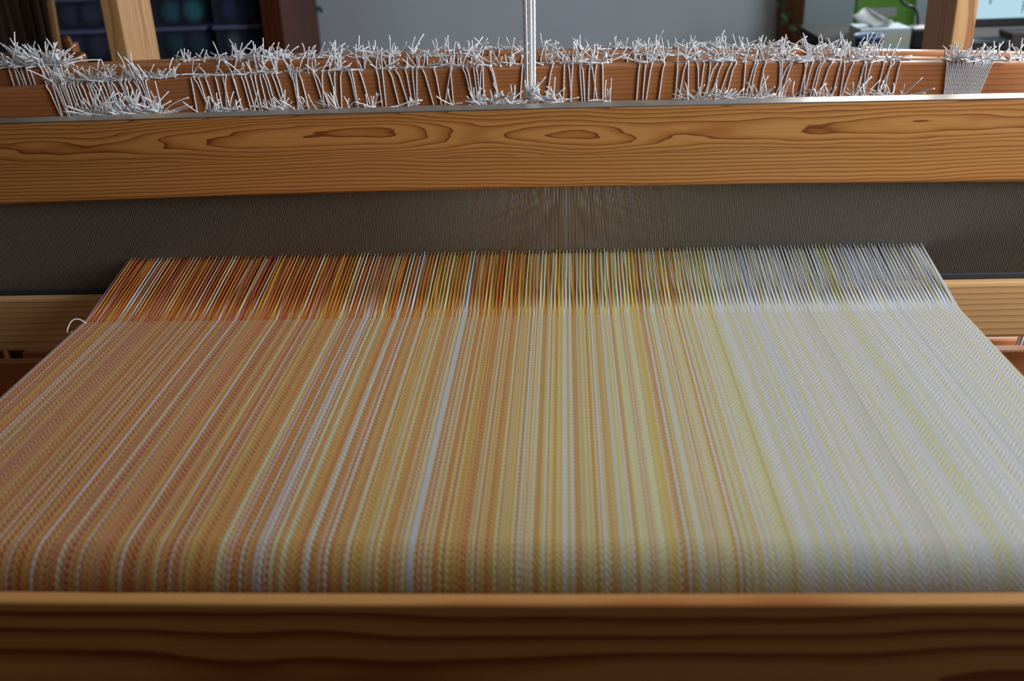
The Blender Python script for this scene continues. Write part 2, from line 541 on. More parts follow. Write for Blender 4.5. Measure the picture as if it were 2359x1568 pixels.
cols = np.zeros((N, 3))
last = None
for i in range(N):
    t = i / N
    for a, b_ in zip(KEYS[:-1], KEYS[1:]):
        if a[0] <= t <= b_[0]:
            u = (t - a[0]) / (b_[0] - a[0])
            w = [a[1].get(k, 0) * (1 - u) + b_[1].get(k, 0) * u for k in names]
            break
    if last is not None and rnd.random() < 0.20 and PAL[last] is not None and w[names.index(last)] > 0.03:
        k = last
    else:
        k = rnd.choices(names, w)[0]
    last = k
    j = 1 + rnd.uniform(-.08, .08)
    cols[i] = np.array(PAL[k]) * j
for i in (418, 419, 420, 421): cols[i] = PAL['grey']
cols[0] = PAL['mauve']; cols[1] = PAL['mauve']; cols[2] = PAL['white']
cols[N - 2] = PAL['white']; cols[N - 1] = PAL['white']
for i, k in ((14, 'cream'), (48, 'white'), (88, 'yellow'), (116, 'white'), (184, 'white'), (240, 'white'), (300, 'white'), (360, 'white'), (361, 'white')): cols[i] = PAL[k]
cols *= 0.83
WEFT = 0.84 * np.array((0.63, 0.525, 0.30))
BIAS = 0.00016                         # the warp rides a little proud of the weft

cloth = thing('woven_cloth', 'cloth on the loom striped from orange through gold to white', 'cloth', (-0.058, 0.70, CZ))
# profile of the cloth from the fell over the knee rail and down (arc length s)
RK, YK = 0.030, 0.5270
SL = FELL_Y - YK
pick = 0.00130
NP = int((SL + RK * math.pi / 2 + 0.030) / pick)
ss = (np.arange(NP) + 0.5) * pick


def profile(s):
    """(y, z, ny, nz) along the cloth's lower surface path"""
    s = np.asarray(s, float)
    th = np.clip((s - SL) / RK, 0, math.pi / 2)
    y = np.where(s < SL, FELL_Y - s, YK - RK * np.sin(th))
    z = np.where(s < SL, CZ, CZ - RK + RK * np.cos(th))
    z = z - np.maximum(0, s - SL - RK * math.pi / 2)
    return y, z, -np.sin(th), np.cos(th)


py, pz, pny, pnz = profile(ss)
ends = FX0 + (np.arange(N) + 0.5) * (FX1 - FX0) / N
epitch = (FX1 - FX0) / N
sh = np.array([(i % 16) % 4 if i % 16 < 8 else (16 - i % 16) % 4 for i in range(N)])
over = ((sh[:, None] + np.arange(NP)[None, :]) % 4) < 2       # warp on top at (end, pick): 2/2 herringbone twill
A = 0.00013
# warp ribbons: three points across (low, crest, low)
h = np.where(over, A, -A)
wx = np.array([-0.50, 0.0, 0.50]) * epitch * 1.0
wz = np.array([-0.00012, 0.00009, -0.00012])
wob = nr.normal(0, 0.00003, (N, NP))
Vx = ends[:, None, None] + wob[:, :, None] + wx[None, None, :]
hh = h[:, :, None] + wz[None, None, :] + BIAS
Vy = py[None, :, None] + pny[None, :, None] * hh
Vz = pz[None, :, None] + pnz[None, :, None] * hh
Vw = np.stack([Vx, Vy + 0 * Vx, Vz + 0 * Vx], axis=-1).reshape(-1, 3)
idx = np.arange(N * NP * 3).reshape(N, NP, 3)
Fw = np.stack([idx[:, :-1, :-1], idx[:, :-1, 1:], idx[:, 1:, 1:], idx[:, 1:, :-1]], axis=-1).reshape(-1, 4)
Cw = np.repeat(cols, NP * 3, axis=0)
# weft ribbons: run across all ends
wf = np.array([-0.5, 0.5])
s3 = ss[:, None] + wf[None, :] * pick
qy, qz, qny, qnz = profile(s3.ravel())
qy, qz, qny, qnz = (v.reshape(NP, 2) for v in (qy, qz, qny, qnz))
hf = np.where(over.T, -A, A)                                   # (pick, end)
exs = np.r_[FX0 - 0.0006, ends, FX1 + 0.0006]
hf = np.concatenate([hf[:, :1] * 0, hf, hf[:, -1:] * 0], axis=1)
fz = hf[:, None, :] + np.array([-0.00004, -0.00004])[None, :, None]
Ux = np.broadcast_to(exs[None, None, :], fz.shape)
Uy = qy[:, :, None] + qny[:, :, None] * fz
Uz = qz[:, :, None] + qnz[:, :, None] * fz
Vf = np.stack([Ux, Uy, Uz], axis=-1).reshape(-1, 3)
idx2 = np.arange(NP * 2 * (N + 2)).reshape(NP, 2, N + 2) + len(Vw)
Ff = np.stack([idx2[:, :-1, :-1], idx2[:, :-1, 1:], idx2[:, 1:, 1:], idx2[:, 1:, :-1]], axis=-1).reshape(-1, 4)
Cf = np.tile(WEFT, (len(Vf), 1)) * np.repeat(1 + nr.normal(0, 0.03, NP), 2 * (N + 2))[:, None]
mesh_obj('woven_web', np.concatenate([Vw, Vf]), np.concatenate([Fw, Ff]), M_yarn, cloth, col=np.concatenate([Cw, Cf]), kind='stuff', smooth=True)

# free warp threads: fell -> reed -> heddle -> back beam
lift = sh == 0                        # one shaft stands higher than the other three
single = set(int(i) for i in np.nonzero(lift)[0][:300])
for i in range(2, N, 4):
    if len(single) >= 300: break
    if (i // 4) % 3 == 0: single.add(i)
massV, massF, massC = [], [], []
for i in range(N):
    u = (i + .5) / N
    xf, xr = ends[i], RX0 + (i // 2 + .5) * dent + (i % 2 - .5) * .00080
    if lift[i]: zr, zh = 0.8115 + nr.normal(0, .0006), 0.834
    else: zr, zh = 0.8074 + nr.normal(0, .0006), 0.797 + .004 * sh[i]
    r = 0.00056 if lift[i] else 0.00068
    pts = [(xf, FELL_Y - 0.003, CZ - 0.0008), (xf * .97 + xr * .03, FELL_Y + 0.006, CZ + 0.0004)]
    pts += [(xf * (1 - k) + (RX0 + (i + .5) * pitch if k < 1 else xr) * k, FELL_Y + (REED_Y - FELL_Y) * k, CZ + (zr - CZ) * k) for k in (0.72, 1.0)]
    sy = (1.11, 1.165, 1.205, 1.245)[sh[i]] + 0.012
    pts += [(xr, sy, zh), (xr, 1.50, (zh + .80) / 2), (xr, 1.925, 0.7965)]
    V, F = tube(np.array(pts), [r, r, r, .00046 if lift[i] else .00043, r, r, r], 5, False)
    c = np.tile(cols[i], (len(V), 1))
    if i in single:
        mesh_obj('warp_thread', V, F, M_yarn, cloth, col=c, smooth=True)
    else:
        b0 = sum(len(v) for v in massV)
        massV.append(V); massF.extend([tuple(b0 + k for k in f) for f in F]); massC.append(c)
mesh_obj('remaining_warp_threads', np.concatenate(massV), massF, M_yarn, cloth, col=np.concatenate(massC), smooth=True, kind='stuff')
# small loop of weft standing out from the left selvedge
lp = resample(np.concatenate([bez((FX0 + .004, FELL_Y - .004, CZ + .001), (-0.4935, .886, .8125), (-0.4985, .879, .799), 14),
                              bez((-0.4985, .879, .799), (-0.5005, .875, .793), (-0.489, .868, .7995), 8)[1:]]), 0.0015)
V, F = tube(lp, 0.00055, 6)
o = mesh_obj('weft_loop', V, F, M_cord, cloth, smooth=True)
o['label'] = 'white loop of weft yarn at left selvedge'

# ------------------------------------------------------------------ harness shafts
z2 = quad(((-0.675, .9852), (-0.515, .9883), (-0.306, .9933), (-0.153, .9928), (0, .9923), (.147, .9899), (.515, .9805)))
z3 = quad(((-0.69, 1.0019), (-0.464, 1.0015), (-0.157, .9996), (.152, .9909), (.353, .9845), (.532, .9772)))
z4 = quad(((-0.557, .9989), (-0.49, 1.0001), (-0.324, 1.0015), (-0.162, 1.0004), (0, .9971), (.364, .9857), (.548, .9786)))
z1 = quad(((-0.55, .9590), (-0.05, .9625), (.38, .9575)))
SHAFTS = [(1.100, 1.118, z1, 'front harness shaft hidden behind beater hand rail, only knots showing'),
          (1.170, 1.190, z2, 'nearest visible harness shaft, broad pine bar striped by white strings'),
          (1.210, 1.230, z3, 'middle harness shaft, pine bar directly behind the nearest visible one'),
          (1.250, 1.272, z4, 'rearmost harness shaft, pine bar nearest the grey wall')]
shafts = []
for (ya, yb, zf, lab) in SHAFTS:
    t = thing('harness_shaft', lab, 'loom shaft', (-0.055, (ya + yb) / 2, 0.95), 'harness shafts of the loom')
    V, F = loft_beam(-0.735, 0.618, ya, yb, zf, lambda x, zf=zf: zf(x) - 0.052, 0.0025, 40)
    mesh_obj('upper_bar', V, F, M_shaft, t)
    V, F = loft_beam(-0.735, 0.618, ya, yb, lambda x: 0.655 - (ya - 1.1) * .25, lambda x: 0.603 - (ya - 1.1) * .25, 0.0025, 12)
    mesh_obj('lower_bar', V, F, M_shaft, t)
    shafts.append(t)

# string heddles ----------------------------------------------------
CR = 0.00086


def tail(p, L, az, el, curl=0.4):
    """a cut cord end leaving a knot at p"""
    d = np.array([math.cos(el) * math.sin(az), -math.cos(el) * math.cos(az), math.sin(el)])
    side = np.array([rnd.uniform(-1, 1), rnd.uniform(-1, 1), rnd.uniform(-.8, .5)]) * curl
    p = np.array(p, float)
    return bez(p, p + d * L * .55, p + d * L + side * L, 6)


def heddle(x, shaft, lean=0.0, front=True, ntail=2, full=False, tl=(0.010, 0.026), spread=1.0, low=0.012, up_bias=0.5, dx=None):
    ya, yb, zf = SHAFTS[shaft][:3]
    zt_ = float(zf(x))
    g = CR * 1.05
    mb = MB()
    zlo = zt_ - (0.056 if full is False else 0.30)
    xl = x + lean * 0.05
    xk = x + rnd.uniform(-.001, .001)
    path = []
    if full:
        path += [(x + lean * .3, ya - g, 0.66 - (ya - 1.1) * .25), (x + lean * .15, ya - g + .004, 0.83)]
    path += [(xl, ya - g, zt_ - 0.051), (x + lean * .012, ya - g, zt_ - 0.006), (xk, ya - g * .3, zt_ + g * .6), (xk, ya + .004, zt_ + g)]
    path += [(xk + rnd.uniform(-.003, .003), yb - .003, zt_ + g), (x, yb + g, zt_ - .003), (x, yb + g, zt_ - .048)]
    P = resample(path, 0.0024 if not full else 0.003)
    rr = CR * (1 + 0.10 * np.cos(np.arange(len(P)) * math.pi))
    mb.tube(P, rr, 5)
    # knot near the front arris and its tails
    kp = (xk + rnd.uniform(-.0015, .0015), ya + rnd.uniform(.000, .006), zt_ + .0022)
    mb.blob(kp, .0018, .0016, .0015, 8, 5, .3)
    for _ in range(ntail):
        L = rnd.uniform(*tl)
        if rnd.random() < up_bias:
            el = rnd.uniform(.7, 1.5); az = rnd.uniform(-math.pi, math.pi)
            pts = tail(kp, L, az, el, .35 * spread)
        else:
            el = rnd.uniform(0.05, .45); az = rnd.choice((-1, 1)) * rnd.uniform(1.0, 2.0)
            pts = tail(kp, L, az, el, .25 * spread)
        pts[:, 2] = np.maximum(pts[:, 2], zt_ + g + .0009)
        mb.tube(resample(pts, .0035), CR * rnd.uniform(.85, 1.0), 5)
    return mb, (x, (ya + yb) / 2, zt_)


def add_heddle(label, group, x, shaft, **k):
    mb, org = heddle(x, shaft, **k)
    o = mesh_obj('string_heddle', mb.V, mb.F, M_cord, None, origin=org, smooth=True)
    return tag(o, label, 'heddle', group)


def px2x(px, Y):
    """map a column read off the loom's width scale to metres at depth Y"""
    return (px - 1322.0) / 2359.0 * 1.0085 * Y / 1.0 - 0.0


P2 = [441, 447, 457, 472, 497, 512, 520, 534, 537, 556, 564, 577, 586, 597, 607, 613, 625, 636, 668, 673, 678, 683, 690, 720, 725, 742, 756, 771, 785,
      805, 810, 827, 869, 881, 897, 912, 934, 949, 961, 973, 1000, 1037, 1042, 1066, 1076, 1090, 1098, 1109, 1112, 1129, 1132, 1205, 1209, 1273, 1300,
      1310, 1320, 1334, 1341, 1358, 1361, 1373, 1388, 1473, 1487, 1502, 1530, 1562, 1580, 1585, 1607, 1623, 1638, 1651, 1665, 1687, 1695, 1717, 1741,
      1745, 1763, 1797, 1802, 1822, 1827, 1856, 1861, 1873, 1890, 1895, 1917, 1939, 1948, 1968, 1993, 1997, 2010, 2039, 2054, 2061, 2075]


def colx(px, Y, z):
    """loom x of a photo column for the given depth and height (camera placed as above)"""
    f = 2280.8
    v = right * 0 + Vector((0, 0, 0))
    # solve x so that the point (x,Y,z) projects to column px
    Rr, Bk = right, back
    d = Vector((0, Y, z - 1.18))
    u = (px - 1179.5) / f
    # (Rr.(d+x e)) / (-Bk.(d+x e)) = u
    return -(Rr.dot(d) + u * Bk.dot(d)) / (Rr.x + u * Bk.x)


g2 = 'string heddles spread along the nearest visible shaft'
for i, px in enumerate(P2):
    x = colx(px, 1.17, 0.99)
    lean = (0.10 if px < 1000 else 0.0) - (0.16 if px > 1500 else 0.0) + rnd.gauss(0, .12)
    add_heddle('white string heddle looped over the nearest visible shaft bar, spaced apart', g2, x, 1, lean=lean, ntail=rnd.choice((1, 2, 2, 3)), up_bias=.55)
# left bundle on the same bar
gl = 'crowded string heddles at the left of the nearest visible shaft'
LP = [106, 121, 124, 128, 134, 139, 144, 149, 157, 161, 168, 176, 187, 199, 203, 207, 211, 217, 228, 236, 246, 250, 254, 259, 275, 279, 286, 296, 310, 314, 318, 323, 328, 334, 345, 349, 361, 366, 370, 395, 399]
for px in LP[:34]:
    x = colx(px, 1.17, 0.988)
    add_heddle('white string heddle crowded at the left of the nearest visible shaft', gl, x, 1, lean=.20 + rnd.gauss(0, .05), ntail=2, tl=(.012, .030), up_bias=.6)
gr = 'bundle of string heddles at the right of the nearest visible shaft'
for i in range(24):
    u = i / 23
    x = colx(2180 + 108 * u, 1.17, 0.982)
    add_heddle('white string heddle in the tight bundle near right end of nearest shaft', gr, x, 1, lean=.05 - .35 * u, ntail=2, tl=(.010, .024), up_bias=.6, spread=.7)
# shaft behind it
g3 = 'string heddles along the middle harness shaft'
k3 = 0
for px in sorted([rnd.uniform(435, 1120) for _ in range(30)] + [rnd.uniform(1165, 2050) for _ in range(30)]):
    add_heddle('white string heddle tied over the middle harness shaft bar', g3, colx(px, 1.21, 0.995), 2, lean=rnd.gauss(0, .12), ntail=2, tl=(.010, .024), up_bias=.5)
g3l = 'bundle of string heddles at the far left of the middle shaft'
for i in range(18):
    add_heddle('white string heddle in the tousled bundle at the left on middle shaft', g3l, colx(rnd.uniform(8, 145), 1.21, 1.001), 2, lean=rnd.gauss(.1, .05), ntail=3, tl=(.012, .028), up_bias=.5)
g3r = 'bundle of string heddles at the right end of the middle shaft'
for i in range(10):
    add_heddle('white string heddle bunched at the right end of middle shaft', g3r, colx(rnd.uniform(2290, 2358), 1.21, .978), 2, lean=rnd.gauss(.0, .1), ntail=2, tl=(.010, .022), up_bias=.6)
g4 = 'string heddles along the rearmost harness shaft'
for px in [rnd.uniform(440, 2030) for _ in range(22)]:
    add_heddle('white string heddle tied over the rearmost harness shaft bar', g4, colx(px, 1.25, 0.993), 3, lean=rnd.gauss(0, .1), ntail=2, tl=(.008, .02), up_bias=.5)
g1 = 'string heddles on the front shaft behind the beater'
for px in [rnd.uniform(450, 2110) for _ in range(26)]:
    add_heddle('white knotted heddle end showing just above the beater hand rail', g1, colx(px, 1.10, 0.965), 0, lean=0, ntail=3, tl=(.012, .026), up_bias=.6)


def tails_stuff(shaft, n, ranges, tl, up_bias, parent, spread=1.0):
    ya, yb, zf = SHAFTS[shaft][:3]
    mb = MB()
    for _ in range(n):
        a, b_ = rnd.choice(ranges)
        x = colx(rnd.uniform(a, b_), ya, float(zf(0)))
        zt_ = float(zf(x))
        base_ = (x, ya + rnd.uniform(.001, yb - ya - .002), zt_ + .0015)
        mb.blob(base_, .0020, .0018, .0015, 6, 4, .3)
        for _k in range(rnd.choice((1, 2, 2, 3))):
            L = rnd.uniform(*tl)
            if rnd.random() < up_bias: pts = tail(base_, L, rnd.uniform(-math.pi, math.pi), rnd.uniform(.6, 1.5), .35 * spread)
            else: pts = tail(base_, L, rnd.choice((-1, 1)) * rnd.uniform(.9, 2.1), rnd.uniform(.05, .45), .25 * spread)
            pts[:, 2] = np.maximum(pts[:, 2], zt_ + CR + .0009)
            mb.tube(resample(pts, .0035), CR * rnd.uniform(.85, 1.0), 5)
    o = mb.build('cut_cord_ends', M_cord, parent, smooth=True, kind='stuff')
    o['label'] = 'tangle of white cut cord ends along the bar'


tails_stuff(0, 120, [(455, 640), (640, 900), (1080, 1180), (1230, 1290), (1560, 2130), (1560, 2130)], (.008, .024), .55, shafts[0])
tails_stuff(0, 80, [(200, 370)], (.018, .034), .45, shafts[0], 1.3)
tails_stuff(2, 130, [(430, 1120), (1160, 2060), (1500, 2060), (400, 760)], (.008, .024), .5, shafts[2], 1.3)
tails_stuff(2, 90, [(0, 150)], (.014, .034), .45, shafts[2], 1.4)
tails_stuff(3, 120, [(440, 1120), (1160, 2040), (1560, 2040)], (.006, .020), .5, shafts[3], 1.3)
tails_stuff(1, 130, [(100, 400), (150, 400), (430, 1200), (1240, 2080), (1500, 2080), (2190, 2290)], (.008, .022), .5, shafts[1], 1.3)

# cord that hangs the front shaft
cord = thing('hanging_cord', 'bundle of white shaft cords hanging down the middle of the loom', 'cord', (-0.040, 1.13, 0.972))
for (dx, dy, r, bot) in ((-0.0055, 0.0, .0011, 0), (-0.0032, -.002, .0011, .001), (0.0016, 0.0, .0021, 0), (0.0052, 0.001, .0021, 0)):
    x1_ = -0.0405 + dx * .9
    P = resample([(-0.0395 + dx * 1.15, 1.135 + dy, 1.5785), (-0.0395 + dx, 1.132 + dy, 1.06), (x1_, 1.128 + dy, 0.985), (-0.0405 + dx * .6, 1.124 + dy, .966)], .0035)
    rr = r * (1 + 0.09 * np.cos(np.arange(len(P)) * math.pi))
    mesh_obj('cord_strand', *tube(P, rr, 7), M_cord, cord, smooth=True)
mb = MB()
mb.blob((-0.0405, 1.124, .968), .0075, .006, .006, 12, 8, .3)
for _ in range(12):
    mb.tube(resample(tail((-0.0405 + rnd.uniform(-.005, .005), 1.122, .970), rnd.uniform(.010, .022), rnd.uniform(-2, 2), rnd.uniform(.2, 1.3), .4), .0035), CR, 5)
mb.build('knot', M_cord, cord, smooth=True)

# white bundle of heddles at the right below the beater
hb = thing('heddle_bundle', 'hank of white heddle cords hanging right of the cloth edge', 'heddle', (0.570, 1.145, 0.62))
mb = MB()
for i in range(18):
    x0_ = 0.556 + rnd.uniform(0, .032)
    P = bez((x0_ + .004, 1.156 - i * .0012, .72), (x0_, 1.152 - i * .001, .65), (x0_ - .014 + rnd.uniform(-.004, .004), 1.150 - i * .0012, .605), 12)
    mb.tube(P, .0011, 5)
mb.build('cord_strands', M_cord, hb, smooth=True)
mb = MB()
for i in range(40):
    p = (0.556 + rnd.uniform(0, .035), 1.142 + rnd.uniform(-.005, .012), .605 + rnd.uniform(-.012, .008))
    mb.tube(resample(tail(p, rnd.uniform(.01, .022), rnd.uniform(-3, 3), rnd.uniform(-.9, .9), .5), .004), .0010, 5)
mb.build('frayed_ends', M_cord, hb, smooth=True)

# ------------------------------------------------------------------ bookcase with storage totes (left rear)
bc = thing('bookcase', 'dark red stained bookcase against the grey wall behind the loom', 'bookcase', (-1.45, 3.66, 0))
part('side_panel', MB().box(-0.962, -0.941, 3.42, 3.905, 0, 1.5, .002), M_red, bc)
part('side_panel', MB().box(-1.99, -1.969, 3.42, 3.905, 0, 1.5, .002), M_red, bc)
part('face_stile', MB().box(-1.010, -0.941, 3.40, 3.42, 0, 1.5, .002), M_red, bc)
part('face_stile', MB().box(-1.99, -1.93, 3.40, 3.42, 0, 1.5, .002), M_red, bc)
part('back_panel', MB().box(-1.969, -0.962, 3.89, 3.905, 0.05, 1.48), M_red, bc)
for z in (0.08, 0.37, 0.66, 0.95, 1.22, 1.478):
    part('shelf', MB().box(-1.969, -0.962, 3.42, 3.89, z, z + 0.022, .002), M_red, bc)


def tote_mat(name, c, al):
    m, nt, b = new_mat(name)
    b.inputs['Base Color'].default_value = (*c, 1)
    b.inputs['Roughness'].default_value = 0.25
    tr = nt.nodes.new('ShaderNodeBsdfTransparent')
    tr.inputs[0].default_value = (0.90, 0.93, 0.98, 1)
    mx = nt.nodes.new('ShaderNodeMixShader')
    mx.inputs[0].default_value = al
    nt.links.new(tr.outputs[0], mx.inputs[1])
    nt.links.new(b.outputs[0], mx.inputs[2])
    nt.links.new(mx.outputs[0], nt.nodes['Material Output'].inputs[0])
    return m


M_tote = tote_mat('translucent_plastic', (0.16, 0.19, 0.30), 0.16)
M_lid = plain('blue_lid_plastic', (0.20, 0.23, 0.42), 0.3)
tot = [(-1.79, -1.605, 0, 'left'), (-1.43, -1.240, 1, 'middle'), (-1.215, -1.040, 2, 'right')]
contents = {(0, 0): [(0.10, 0.075, 0.14), (0.09, 0.075, 0.12)], (0, 1): [(0.085, 0.07, 0.12), (0.11, 0.10, 0.16)],
            (1, 0): [(0.01, 0.14, 0.13), (0.02, 0.10, 0.11)], (1, 1): [(0.03, 0.30, 0.30), (0.05, 0.46, 0.44)],
            (2, 0): [(0.22, 0.24, 0.25), (0.04, 0.09, 0.32)], (2, 1): [(0.04, 0.08, 0.26), (0.08, 0.13, 0.34)]}
cname = {(0, 0): 'dusky purple', (0, 1): 'slate purple', (1, 0): 'dark green', (1, 1): 'teal', (2, 0): 'grey', (2, 1): 'navy blue'}
for (x0, x1, ci, side) in tot:
    for row, zb_ in ((0, 0.683), (1, 0.7905)):
        t = thing('storage_tote', '%s translucent storage tote of %s yarn, %s in its stack' % ({0: 'leftmost', 1: 'middle', 2: 'rightmost'}[ci], cname[(ci, row)], ('bottom', 'top')[row]), 'storage box', ((x0 + x1) / 2, 3.66, zb_), 'yarn totes in the bookcase')
        zt_ = zb_ + 0.093
        wl = 0.0025
        mb = MB()
        mb.box(x0 + .008, x1 - .008, 3.50, 3.82, zb_, zb_ + wl)
        mb.box(x0 + .008, x1 - .008, 3.50, 3.50 + wl, zb_ + wl, zt_).box(x0 + .008, x1 - .008, 3.82 - wl, 3.82, zb_ + wl, zt_)
        mb.box(x0 + .008, x0 + .008 + wl, 3.50 + wl, 3.82 - wl, zb_ + wl, zt_).box(x1 - .008 - wl, x1 - .008, 3.50 + wl, 3.82 - wl, zb_ + wl, zt_)
        mb.build('tub', M_tote, t)
        MB().box(x0, x1, 3.492, 3.828, zt_, zt_ + .014, .004).build('lid', M_lid, t)
        for j, c in enumerate(contents[(ci, row)]):
            cx = x0 + (x1 - x0) * (.30 if j == 0 else .70)
            mb = MB()
            for yy in (3.56, 3.66, 3.76):
                mb.blob((cx, yy, zb_ + .045), (x1 - x0) * .192, .048, .041, 16, 10)
            o = mb.build('yarn_skein', plain('skein_dye', c, .9, .25, 120, bump=.3), None, origin=(cx, 3.66, zb_ + .003), smooth=True)
            tag(o, '%s yarn skein lying %s inside the %s %s tote' % (cname[(ci, row)], ('left', 'right')[j], ('bottom', 'top')[row], {0: 'leftmost', 1: 'middle', 2: 'rightmost'}[ci]), 'yarn', 'skeins in the totes')

# trailing plants
M_leaf = plain('leaf_green', (0.018, 0.06, 0.018), 0.45, .3, 40)
M_stem = plain('plant_stem', (0.05, 0.09, 0.03), 0.6)


def leaf_v(c, L, W, d, n):
    d = Vector(d).normalized(); n = Vector(n); s = d.cross(n).normalized(); n = s.cross(d)
    c = Vector(c)
    V, F = [], []
    prof = [(0, .06), (.2, .75), (.45, 1.0), (.75, .6), (1.0, .03)]
    for (t, w) in prof:
        drop = -0.25 * t * t * L
        for k in (-1, 0, 1):
            V.append(tuple(c + d * (t * L) + s * (k * w * W / 2) + n * (drop + (0.08 * W if k else 0))))
    for i in range(4):
        for k in range(2):
            F.append((i * 3 + k, i * 3 + k + 1, (i + 1) * 3 + k + 1, (i + 1) * 3 + k))
    return V, F


def vine(label, pts, pot, nleaf, loc, W=0.022):
    t = thing('trailing_plant', label, 'plant', loc)
    mb = MB().tube(resample(pts, .02), .0018, 6)
    mb.build('stem', M_stem, t, smooth=True)
    P = resample(pts, .01)
    for i in range(nleaf):
        p = P[int((i + .5) / nleaf * (len(P) - 1))]
        V, F = leaf_v(p, rnd.uniform(.025, .04), W, (rnd.uniform(-1, 1), rnd.uniform(-1, -.2), rnd.uniform(-.8, .1)), (rnd.uniform(-.3, .3), -.6, .8))
        mesh_obj('leaf', V, F, M_leaf, t, smooth=True)
    if pot:
        MB().lathe([(.045, 0), (.06, .09), (.064, .09), (.064, .10), (.055, .10)], pot, 20).build('pot', plain('terracotta', (.35, .13, .06), .8), t, smooth=False)
    return t


vine('trailing green plant hanging down the right side of the bookcase', [(-1.03, 3.66, 1.61), (-.92, 3.64, 1.60), (-.885, 3.62, 1.2), (-.875, 3.62, .95), (-.872, 3.61, .80)], (-1.03, 3.66, 1.502), 16, (-1.03, 3.66, 1.5))
vine('trailing green plant hanging beside the red door trim', [(.80, 3.86, 1.35), (.79, 3.85, 1.1), (.785, 3.845, .85), (.80, 3.84, .72), (.83, 3.845, .66)], None, 22, (.80, 3.86, 1.35), .03)

# ------------------------------------------------------------------ left: dark slatted rack, stick, chest with black case
rack = thing('slatted_rack', 'dark wooden rack of narrow upright slats at far left', 'rack', (-1.44, 2.66, 0))
for i in range(8):
    x = -1.565 + i * 0.028
    part('slat', MB().box(x, x + 0.019, 2.66, 2.672, 0.06, 1.25, .003), M_darkwood, rack)
part('rail', MB().box(-1.585, -1.338, 2.672, 2.69, 1.15, 1.20, .002), M_darkwood, rack)
part('rail', MB().box(-1.585, -1.338, 2.672, 2.69, 0.20, 0.25, .002), M_darkwood, rack)
part('foot', MB().box(-1.585, -1.55, 2.60, 2.76, 0, 0.06, .003), M_darkwood, rack)
part('foot', MB().box(-1.373, -1.338, 2.60, 2.76, 0, 0.06, .003), M_darkwood, rack)
st = MB()
st.box(-0.009, 0.009, -.006, .006, -.20, .66, .004)
Rm = Matrix.Rotation(-0.10, 3, 'Y')
st.V = [tuple(Vector(v) @ Rm.transposed() + Vector((-1.352, 2.60, .82))) for v in st.V]
st.V = [(v[0] + 0.02 * ((v[2] - .95) / .2) ** 2 * (1 if v[2] > .95 else 0), v[1], v[2]) for v in st.V]
tag(st.build('wooden_stick', M_stick, None, origin=(-1.37, 2.60, .62)), 'tan curved wooden stick leaning against the dark slatted rack', 'stick')
chest = thing('low_chest', 'dark low chest standing under the black case at far left', 'chest', (-1.47, 2.45, 0))
part('body', MB().box(-1.64, -1.335, 2.32, 2.56, 0.03, 0.60, .004), M_darkwood, chest)
part('lid', MB().box(-1.65, -1.325, 2.31, 2.57, 0.60, 0.62, .004), M_darkwood, chest)
part('foot', MB().box(-1.63, -1.59, 2.33, 2.55, 0, 0.03, .002), M_darkwood, chest)
part('foot', MB().box(-1.385, -1.345, 2.33, 2.55, 0, 0.03, .002), M_darkwood, chest)
case = thing('black_case', 'flat black case lying on the dark chest at far left', 'case', (-1.47, 2.45, .62))
part('shell', MB().box(-1.60, -1.330, 2.34, 2.54, .62, .835, .008, 3), M_black, case)
part('lid', MB().box(-1.598, -1.345, 2.342, 2.538, .835, .868, .006, 3), M_black, case)

# ------------------------------------------------------------------ right: desk with tissue box, bowl, green folder, monitor
M_desk = plain('dark_desk_laminate', (0.05, 0.045, 0.04), 0.85, 0.1, 20, spec=0.2)
desk = thing('desk', 'dark wooden desk behind the loom carrying tissue box and monitor', 'desk', (1.45, 3.1, 0))
part('desk_top', MB().box(0.782, 1.72, 2.78, 3.50, .700, .728, .003), M_desk, desk)
for (x, y) in ((0.80, 2.80), (1.64, 2.80), (0.80, 3.42), (1.64, 3.42)):
    part('leg', MB().box(x, x + .05, y, y + .05, 0, .70, .003), M_darkwood, desk)
gf = thing('green_folder', 'bright green upright folder with pale label behind the tissue box', 'folder', (1.0, 3.3, .728))
part('cover', MB().box(.911, 1.095, 3.30, 3.325, .728, .99, .003), plain('green_card', (0.13, 0.36, 0.025), .55, .1, 20), gf)
part('pale_label', MB().box(.945, 1.035, 3.2985, 3.30, .772, .800), plain('pale_card', (.42, .46, .42), .6), gf)
tb = thing('tissue_box', 'pale tissue box with a white tissue standing out of its top', 'tissue box', (.888, 2.96, .728))
m, nt, b = new_mat('tissue_box_print')
tcn = nt.nodes.new('ShaderNodeTexCoord'); spn = nt.nodes.new('ShaderNodeSeparateXYZ'); rp = nt.nodes.new('ShaderNodeValToRGB')
nt.links.new(tcn.outputs['Generated'], spn.inputs[0]); nt.links.new(spn.outputs[2], rp.inputs[0]); nt.links.new(rp.outputs[0], b.inputs['Base Color'])
rp.color_ramp.elements[0].color = (.45, .62, .62, 1); rp.color_ramp.elements[1].color = (.50, .60, .66, 1)
for p_, c_ in ((.3, (.42, .55, .50)), (.5, (.55, .56, .34)), (.75, (.50, .56, .55))):
    e_ = rp.color_ramp.elements.new(p_); e_.color = (*c_, 1)
b.inputs['Roughness'].default_value = .5
part('carton', MB().box(.818, .957, 2.90, 3.02, .728, .790, .002), m, tb)
V, F = [], []
nu, nv = 13, 9
for j in range(nv):
    t = j / (nv - 1)
    for i in range(nu):
        u = i / (nu - 1) - .5
        w = .035 + .055 * math.sin(t * 2.2)
        V.append((.882 - .028 * t * t * 1.2 + u * w * 1.15 + .004 * math.sin(7 * u + 3 * t), 2.955 + .012 * math.sin(9 * u + 2 * t) + .018 * t * math.cos(4 * u), .788 + .052 * t - .022 * t * abs(u) * 1.6 - .014 * t * t * (u > 0) * u * 2))
